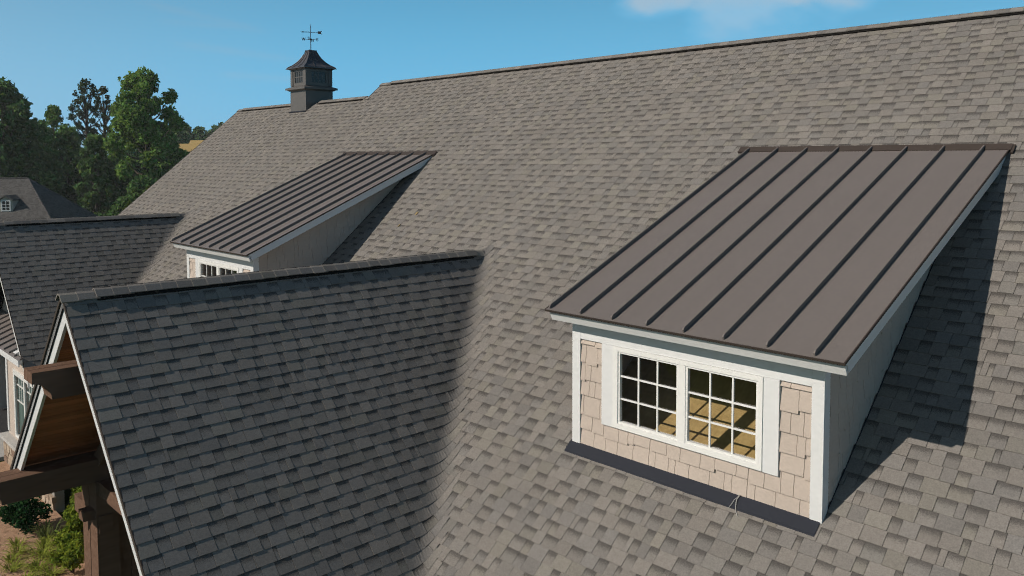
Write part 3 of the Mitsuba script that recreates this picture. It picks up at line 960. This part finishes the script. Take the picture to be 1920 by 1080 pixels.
V = np.zeros((n, 4, 3))
for k, (a, b) in enumerate(((-1, -1), (1, -1), (1, 1), (-1, 1))):
    V[:, k, :2] = pts + dx * (L * a / 2)[:, None] + nx * b
    V[:, k, 2] = zz + tilt * a
col = np.array([.46, .30, .195]) * r.uniform(.5, 1.5, (n, 1)) * np.array([1, .97, .95])
scene['pine_straw'] = mikit.ply((V.reshape(-1, 3), np.arange(n * 4).reshape(-1, 4)), 'straw_needle', color=np.repeat(col, 4, 0))
labels['pine_straw'] = {'label': 'loose brown pine needles over the bed', 'kind': 'stuff'}


# ---------------------------------------------------------------- foliage
def leaves(P, size, base, r, spread=.28, up=0.35):
    """Leaf quads at points P: a bent rhombus each, colours vary leaf by leaf."""
    n = len(P)
    a = r.normal(size=(n, 3))
    a /= np.linalg.norm(a, axis=1, keepdims=True)
    nn = r.normal(size=(n, 3)) + [0, 0, up * 2]
    b = np.cross(nn, a)
    b /= np.linalg.norm(b, axis=1, keepdims=True)
    s = size * r.uniform(.6, 1.35, (n, 1))
    c3 = np.cross(a, b)
    V = np.stack([P - a * s, P + b * s * .55 + c3 * s * .15, P + a * s, P - b * s * .55 + c3 * s * .15], 1)
    tone = np.exp(r.normal(0, spread, (n, 1)))
    hue = r.normal(0, .10, (n, 1))
    col = np.clip(np.asarray(base) * tone * np.concatenate([1 + hue, np.ones((n, 1)), 1 - hue], 1), .004, .5)
    return V.reshape(-1, 3), np.arange(n * 4).reshape(-1, 4), np.repeat(col, 4, 0)


def crown_points(lobes, n, r, hollow=.55):
    """Points in the shells of ellipsoid lobes (cx, cy, cz, rx, rz), clumped."""
    vol = np.array([l[3] * l[3] * l[4] for l in lobes]) ** .75
    pick = r.choice(len(lobes), n, p=vol / vol.sum())
    lb = np.array(lobes)[pick]
    d = r.normal(size=(n, 3))
    d /= np.linalg.norm(d, axis=1, keepdims=True)
    rad = hollow + (1.06 - hollow) * r.random((n, 1)) ** .6
    # clump: directions gathered round a few bearings of each lobe
    key = np.floor(d * 2.3 + pick[:, None] * 3.7)
    hsh = np.abs(np.sin(key @ [12.9898, 78.233, 37.719]) * 43758.5453) % 1
    keep = hsh > .25
    rad = rad * (0.66 + .46 * hsh[:, None])
    P = lb[:, :3] + d * rad * np.stack([lb[:, 3], lb[:, 3], lb[:, 4]], 1)
    return P[keep]


def tree(key, label, x, y, top, rad, crown_from, base_color, n_leaf, size, seed, group=None, lobes_n=11, hollow=.5, cat_='tree', taper=.6, ls=1.0):
    r = np.random.default_rng(seed)
    k = thing(numbered(key), label, cat_, group)
    z0 = float(land_z(np.array(x), np.array(y)))
    lobes, H = [], top - crown_from
    lobes_n = int(lobes_n * 1.7)
    limbs = []
    trunk_top = np.array([x + r.uniform(-.3, .3) * rad * .3, y, crown_from + H * .72])
    tp = np.array([[x, y, z0 - .2], [x + r.uniform(-.2, .2), y, (z0 + crown_from) / 2], [x, y, crown_from + .1 * H], trunk_top])
    rt_ = max(.10, (top - z0) * .016)
    limbs.append(tube(tp, [rt_ * 1.25, rt_, rt_ * .8, rt_ * .3], 8))
    for i in range(lobes_n):
        t = (i + .5) / lobes_n
        zc = crown_from + H * (.08 + .84 * t)
        prof = math.sin(math.pi * min(1, .18 + .80 * t)) ** taper
        ang = i * 2.399 + r.uniform(-.4, .4)
        lr = ls * rad * r.uniform(.24, .43) * (.55 + .45 * prof)
        off = max(0, rad * prof - lr * .75) * r.uniform(.55, 1.15)
        c = (x + off * math.cos(ang), y + off * math.sin(ang), min(zc, top - lr * .9))
        lobes.append((*c, lr, lr * r.uniform(.75, 1.05)))
        s0 = tp[2] + (trunk_top - tp[2]) * max(0, t - .15)
        mid = (s0 + np.array(c)) / 2 + [0, 0, -.12 * rad]
        limbs.append(tube([s0, mid, np.array(c)], [rt_ * .38, rt_ * .26, rt_ * .08], 5))
    lobes.append((x, y, top - rad * .35, rad * .35, rad * .35))
    put(f'{k}__trunk', cat(limbs), 'bark', smooth=True)
    P = crown_points(lobes, n_leaf, r, hollow)
    v, f, c = leaves(P, size, base_color, r)
    scene[f'{k}__crown'] = mikit.ply((v, f), 'leaf', color=c)
    return k


DK, MD, LT, BL = (.100, .175, .055), (.125, .215, .060), (.155, .255, .060), (.105, .175, .060)
tree('tree', 'dark dense tree rising at the left edge of the picture', -117.9, 20.4, 13.3, 5.1, -2.0, DK, 11000, .40, 1, lobes_n=14)
tree('tree', 'small tree with a ragged top between the dark edge tree and the thin tall tree', -129.7, 29.6, 11.0, 2.9, 2.5, MD, 4200, .27, 2, hollow=.2, ls=.9)
tree('tree', 'thin tall tree with sky showing through, left of the big green tree', -120.9, 31.5, 14.4, 2.3, 4, (.055, .085, .035), 2900, .22, 3, lobes_n=20, hollow=.1, taper=.3, ls=.8)
tree('tree', 'thin sparse brownish tree tucked against the big green tree', -125.9, 35.4, 13.8, 1.8, 4, (.075, .085, .04), 1700, .22, 4, lobes_n=16, hollow=.1, taper=.3, ls=.75)
tree('tree', 'biggest tree, bright green, standing clear against the sky', -99.7, 31.8, 14.0, 4.9, -0.5, LT, 16000, .30, 5, lobes_n=18, hollow=.25, taper=.45, ls=.88)
tree('tree', 'broad rounded tree above the grey roof of the distant house', -118.8, 23.0, 8.7, 5.6, -6.0, MD, 10000, .33, 6, lobes_n=13)
tree('tree', 'green tree right of the broad rounded tree', -119.2, 28.4, 7.7, 3.8, -6.0, MD, 7000, .32, 7)
tree('tree', 'dull green tree under the thin tall tree', -107.1, 28.2, 6.2, 3.0, -6.0, DK, 6000, .34, 8)
tree('tree', 'dark tree under the right side of the big green tree', -111.2, 38.0, 8.2, 3.4, -6.0, DK, 7000, .34, 9)
tree('tree', 'small yellowish tree right beside the distant hip roof', -111.8, 28.1, 0.9, 2.0, -6.0, (.085, .100, .045), 2600, .24, 10, lobes_n=8)
tree('tree', 'dark tree behind the hip of the distant house', -116.7, 23.4, 3.5, 4.3, -6.0, DK, 6500, .32, 11)
tree('tree', 'dark low tree at the left edge over the distant house', -118.1, 19.7, 4.6, 4.4, -6.0, MD, 6500, .32, 12)
tree('tree', 'dark tree in the gap below the thin tall tree', -113.2, 32.1, 3.3, 4.1, -6.0, DK, 6500, .32, 13)
tree('tree', 'dark tree below the big tree beside the long roof', -82.0, 25.0, 1.3, 2.9, -6.0, DK, 5500, .30, 14)
tree('tree', 'dim tree against the far end of the long roof', -99.0, 33.5, 3.4, 3.2, -6.0, DK, 6000, .32, 15)
tree('tree', 'small light green tree by the end of the long roof', -78.6, 24.4, .2, 1.1, -3.2, (.085, .125, .03), 1500, .22, 16, lobes_n=6)
tree('tree', 'small light green sapling low beside the long roof', -74.0, 21.0, -1.0, .8, -3.4, (.095, .125, .03), 900, .20, 17, lobes_n=6)
for i, (x, y, top, rad) in enumerate(((-216, 84, 12.4, 5.2), (-233, 95.5, 12.6, 5.0), (-222, 97.5, 13.2, 4.6), (-199, 74.5, 11.4, 5.0), (-214, 76, 12.0, 5.2), (-240, 104, 13.6, 5.5), (-205, 68, 11.0, 5.0), (-246, 92, 12.0, 5.5))):
    tree('far_tree', 'tree in the distant line above the tan roof', x, y, top, rad, -2, BL, 3200, .55, 40 + i, 'distant line of trees')
# far-off wood that closes the gaps between the trunks
r = np.random.default_rng(77)
P = []
for i in range(46):
    t = i / 45
    x0, y0_ = -118 - 22 * r.random() - 26 * t, -6 + 70 * t
    lr = r.uniform(3, 5)
    P.append(crown_points([(x0, y0_, r.uniform(-5, -1) , lr, lr * 1.25), (x0, y0_, r.uniform(0, 2.2), lr * .8, lr)], 1500, r))
v, f, c = leaves(np.vstack(P), .42, (.045, .085, .036), r)
scene['woods'] = mikit.ply((v, f), 'leaf', color=c)
labels['woods'] = {'label': 'dark wood behind the single trees', 'kind': 'stuff'}

# ---------------------------------------------------------------- plants of the bed


def shrub(key, label, x, y, rx, h, color, n, size, seed, cat_='shrub', group=None):
    r = np.random.default_rng(seed)
    k = thing(numbered(key), label, cat_, group)
    stems, lobes = [], []
    for i in range(9):
        a, q = r.uniform(0, 6.28), r.uniform(0, .7)
        c = np.array([x + rx * q * math.cos(a), y + rx * q * math.sin(a), GRADE + h * r.uniform(.35, .78)])
        lobes.append((*c, rx * .42, h * .30))
        stems.append(tube([(x, y, GRADE - .02), (x + (c[0] - x) * .4, y + (c[1] - y) * .4, GRADE + h * .3), c], [.012, .009, .004], 5))
    put(f'{k}__stems', cat(stems), 'bark', smooth=True)
    v, f, c = leaves(crown_points(lobes, n, r, .3), size, color, r)
    scene[f'{k}__foliage'] = mikit.ply((v, f), 'leaf', color=c)


shrub('shrub', 'dark green rounded shrub in the straw bed, left of the porch post', -9.85, -2.82, .42, .52, (.022, .060, .022), 3000, .035, 61)
for i, (x, y, rx, h) in enumerate(((-10.3, -1.82, .30, .5), (-9.75, -1.98, .30, .48), (-9.2, -2.15, .30, .46), (-8.65, -2.34, .30, .45), (-8.15, -2.51, .28, .42), (-7.7, -2.66, .28, .4))):
    shrub('hedge_shrub', f'yellow-green leafy shrub, {("nearest to", "second from", "third from", "fourth from", "fifth from", "farthest from")[i]} the stone wall in its row behind the porch post', x, y, rx, h, (.19, .245, .035), 2200, .038, 70 + i, group='row of yellow-green shrubs')


def tuft(key, label, x, y, n, h, color, seed, spread=.25, wdt=.006, cat_='grass tuft', group=None):
    r = np.random.default_rng(seed)
    k = thing(numbered(key), label, cat_, group)
    V, C = [], []
    for i in range(n):
        a = r.uniform(0, 6.28)
        q = r.uniform(0, spread * .45)
        b = np.array([x + q * math.cos(a), y + q * math.sin(a), GRADE])
        lean, hh = r.uniform(.2, 1) * spread, h * r.uniform(.5, 1.1)
        d = np.array([math.cos(a), math.sin(a), 0])
        s = np.array([-d[1], d[0], 0]) * wdt
        p1, p2 = b + d * lean * .4 + [0, 0, hh * .75], b + d * lean + [0, 0, hh * .85]
        col = np.clip(np.array(color) * r.uniform(.6, 1.4), 0, .5)
        V += [b - s, b + s, p1 + s * .8, p1 - s * .8, p1 - s * .8, p1 + s * .8, p2 + s * .1, p2 - s * .1]
        C += [col] * 8
    scene[k] = mikit.ply((np.array(V), np.arange(len(V)).reshape(-1, 4)), 'leaf', color=np.array(C))


tuft('daylily', 'spiky pale green strap-leaved plant in front of the dark shrub', -9.25, -2.62, 46, .30, (.17, .20, .07), 81, .34, .011, 'plant')
for i, (x, y, n, h, sp) in enumerate(((-8.95, -2.72, 110, .14, .26), (-8.6, -2.85, 130, .15, .30), (-8.3, -2.72, 120, .14, .28), (-9.0, -3.1, 60, .11, .24), (-8.2, -3.02, 90, .12, .26), (-8.45, -3.3, 70, .11, .26), (-9.3, -3.05, 50, .10, .22), (-7.85, -2.92, 80, .12, .24), (-7.9, -3.25, 70, .11, .26), (-8.75, -3.25, 50, .1, .2))):
    tuft('weed_tuft', 'tuft of yellow-green weeds growing through the pine straw', x, y, n, h, (.28, .32, .06), 90 + i, sp, .008, 'weed', 'weeds in the straw bed')
k = thing('white_flower', 'small white blossom on top of the dark green shrub', 'flower')
scene[k] = mikit.ply(trimesh.creation.icosphere(1, .022).apply_translation([-9.95, -2.74, GRADE + .50]), 'white_trim')

# ---------------------------------------------------------------- distant house and the one being built
H = thing('distant_house', 'distant house with a grey hip roof and one small dormer below the trees', 'house')
hz0 = -7.1


def hip(x0, x1, y0, y1, z0, z1, ry0, ry1, xr, t=.25):
    """Hip roof with its ridge along y from ry0 to ry1 at x = xr."""
    v = np.array([[x0, y0, z0], [x1, y0, z0], [x1, y1, z0], [x0, y1, z0], [xr, ry0, z1], [xr, ry1, z1], [x0, y0, z0 - t], [x1, y0, z0 - t], [x1, y1, z0 - t], [x0, y1, z0 - t]], float)
    f = [[0, 1, 4], [1, 2, 5], [1, 5, 4], [2, 3, 5], [3, 0, 4], [3, 4, 5], [0, 6, 7], [0, 7, 1], [1, 7, 8], [1, 8, 2], [2, 8, 9], [2, 9, 3], [3, 9, 6], [3, 6, 0], [6, 8, 7], [6, 9, 8]]
    return trimesh.Trimesh(v, np.array(f), process=False)
R0 = np.array([-91.7, 16.9, .95])
N1 = np.array([.75, -.66, 0]) / math.hypot(.75, .66)
A1 = np.array([-N1[1], N1[0], 0])


def loc(m):
    v = np.array(m.vertices)
    return trimesh.Trimesh(R0 + v[:, :1] * A1 + v[:, 1:2] * N1 + v[:, 2:] * [0, 0, 1], m.faces, process=False)


def hip_roof(a0, a1, w, drop, t=.25):
    v = np.array([[a0 - w, -w, -drop], [a1 + w, -w, -drop], [a1 + w, w, -drop], [a0 - w, w, -drop], [a0, 0, 0], [a1, 0, 0], [a0 - w, -w, -drop - t], [a1 + w, -w, -drop - t], [a1 + w, w, -drop - t], [a0 - w, w, -drop - t]], float)
    f = [[0, 1, 5], [0, 5, 4], [1, 2, 5], [2, 3, 4], [2, 4, 5], [3, 0, 4], [0, 6, 7], [0, 7, 1], [1, 7, 8], [1, 8, 2], [2, 8, 9], [2, 9, 3], [3, 9, 6], [3, 6, 0], [6, 8, 7], [6, 9, 8]]
    return trimesh.Trimesh(v, np.array(f), process=False)


put(f'{H}__wall', loc(bx(-18.6, 4.6, -4.6, 4.6, -8.3, -4.95)), 'brick_far')
put(f'{H}__roof', loc(hip_roof(-14, 0, 5.2, 4.7)), 'far_shingle')
put(f'{H}__ridge_caps', cat([loc(tube([(-14, 0, .03), (0, 0, .03)], .09, 5)), loc(tube([(0, 0, .03), (5.2, 5.2, -4.67)], .08, 5)), loc(tube([(0, 0, .03), (5.2, -5.2, -4.67)], .08, 5))]), 'far_shingle')
dz = -.904 * 3.55
put(f'{H}__roof_dormer', loc(prism([(-.62, dz - .1), (.62, dz - .1), (.62, dz + 1.15), (0, dz + 1.5), (-.62, dz + 1.15)], 1.7, 3.55, 'y').apply_translation([-.35, 0, 0])), 'brick_far')
put(f'{H}__roof_dormer__roof', loc(cat([prism([(s * .78, dz + 1.08), (0, dz + 1.52), (0, dz + 1.62), (s * .78, dz + 1.18)], 1.5, 3.75, 'y') for s in (-1, 1)]).apply_translation([-.35, 0, 0])), 'far_shingle')
put(f'{H}__roof_dormer__window', loc(bx(-.35 - .36, -.35 + .36, 3.56, 3.60, dz + .12, dz + 1.02)), 'window_dark')
put(f'{H}__roof_dormer__frame', loc(cat([bx(-.35 + a, -.35 + b, 3.561, 3.64, dz + c, dz + d) for a, b, c, d in ((-.46, -.361, .02, 1.12), (.361, .46, .02, 1.12), (-.3605, .3605, .02, .119), (-.3605, .3605, 1.021, 1.12), (-.025, .025, .12, 1.02), (-.36, -.026, .40, .44), (.026, .36, .40, .44), (-.36, -.026, .70, .74), (.026, .36, .70, .74))])), 'white_trim')
for i in range(5):
    a = -15 + i * 3.8
    put(f'{H}__window', loc(bx(a, a + 1.1, 4.61, 4.66, -7.0, -5.5)), 'window_dark')

C2 = thing('unfinished_house', 'tan sheathed house under construction at the edge of the distant trees', 'house')
base = np.array([-151.7, 58.2, 0])
ang = math.radians(28)
ca, sa = math.cos(ang), math.sin(ang)


def loc2(m):
    v = np.array(m.vertices)
    return trimesh.Trimesh(np.stack([base[0] + v[:, 0] * ca - v[:, 1] * sa, base[1] + v[:, 0] * sa + v[:, 1] * ca, v[:, 2]], 1), m.faces, process=False)


put(f'{C2}__wall', loc2(bx(-3, 3, -2.2, 6, -8, 4.0)), 'osb')
put(f'{C2}__roof', loc2(prism([(-2.6, 3.9), (1.6, 5.9), (6.4, 3.7), (6.4, 3.55), (1.6, 5.7), (-2.6, 3.72)], -3.4, 3.4, 'x')), 'osb')
put(f'{C2}__roof_gable', loc2(prism([(1.2, 4.4), (3.0, 6.6), (4.8, 4.4)], -1.5, 3.8, 'x')), 'osb')
put(f'{C2}__lower_roof', loc2(prism([(-6.5, 2.6), (-2.21, 4.0), (-2.21, 3.8), (-6.5, 2.4)], -3, 3, 'x')), 'apron_metal')
put(f'{C2}__lower_wall', loc2(bx(-2.8, 2.8, -6.2, -2.21, -8, 2.5)), 'osb')

# ---------------------------------------------------------------- air
scene['air'] = {'type': 'homogeneous', 'albedo': {'type': 'rgb', 'value': [.95, .95, .95]}, 'sigma_t': {'type': 'rgb', 'value': [HAZE, HAZE, HAZE]}}
scene['camera']['medium'] = {'type': 'ref', 'id': 'air'}
scene['haze'] = {'type': 'cube', 'to_world': T().translate([0, 0, 4]).scale([1600, 1600, 13.5]), 'bsdf': {'type': 'null'}, 'interior': {'type': 'ref', 'id': 'air'}}
labels['haze'] = {'label': 'thin summer haze', 'kind': 'stuff'}
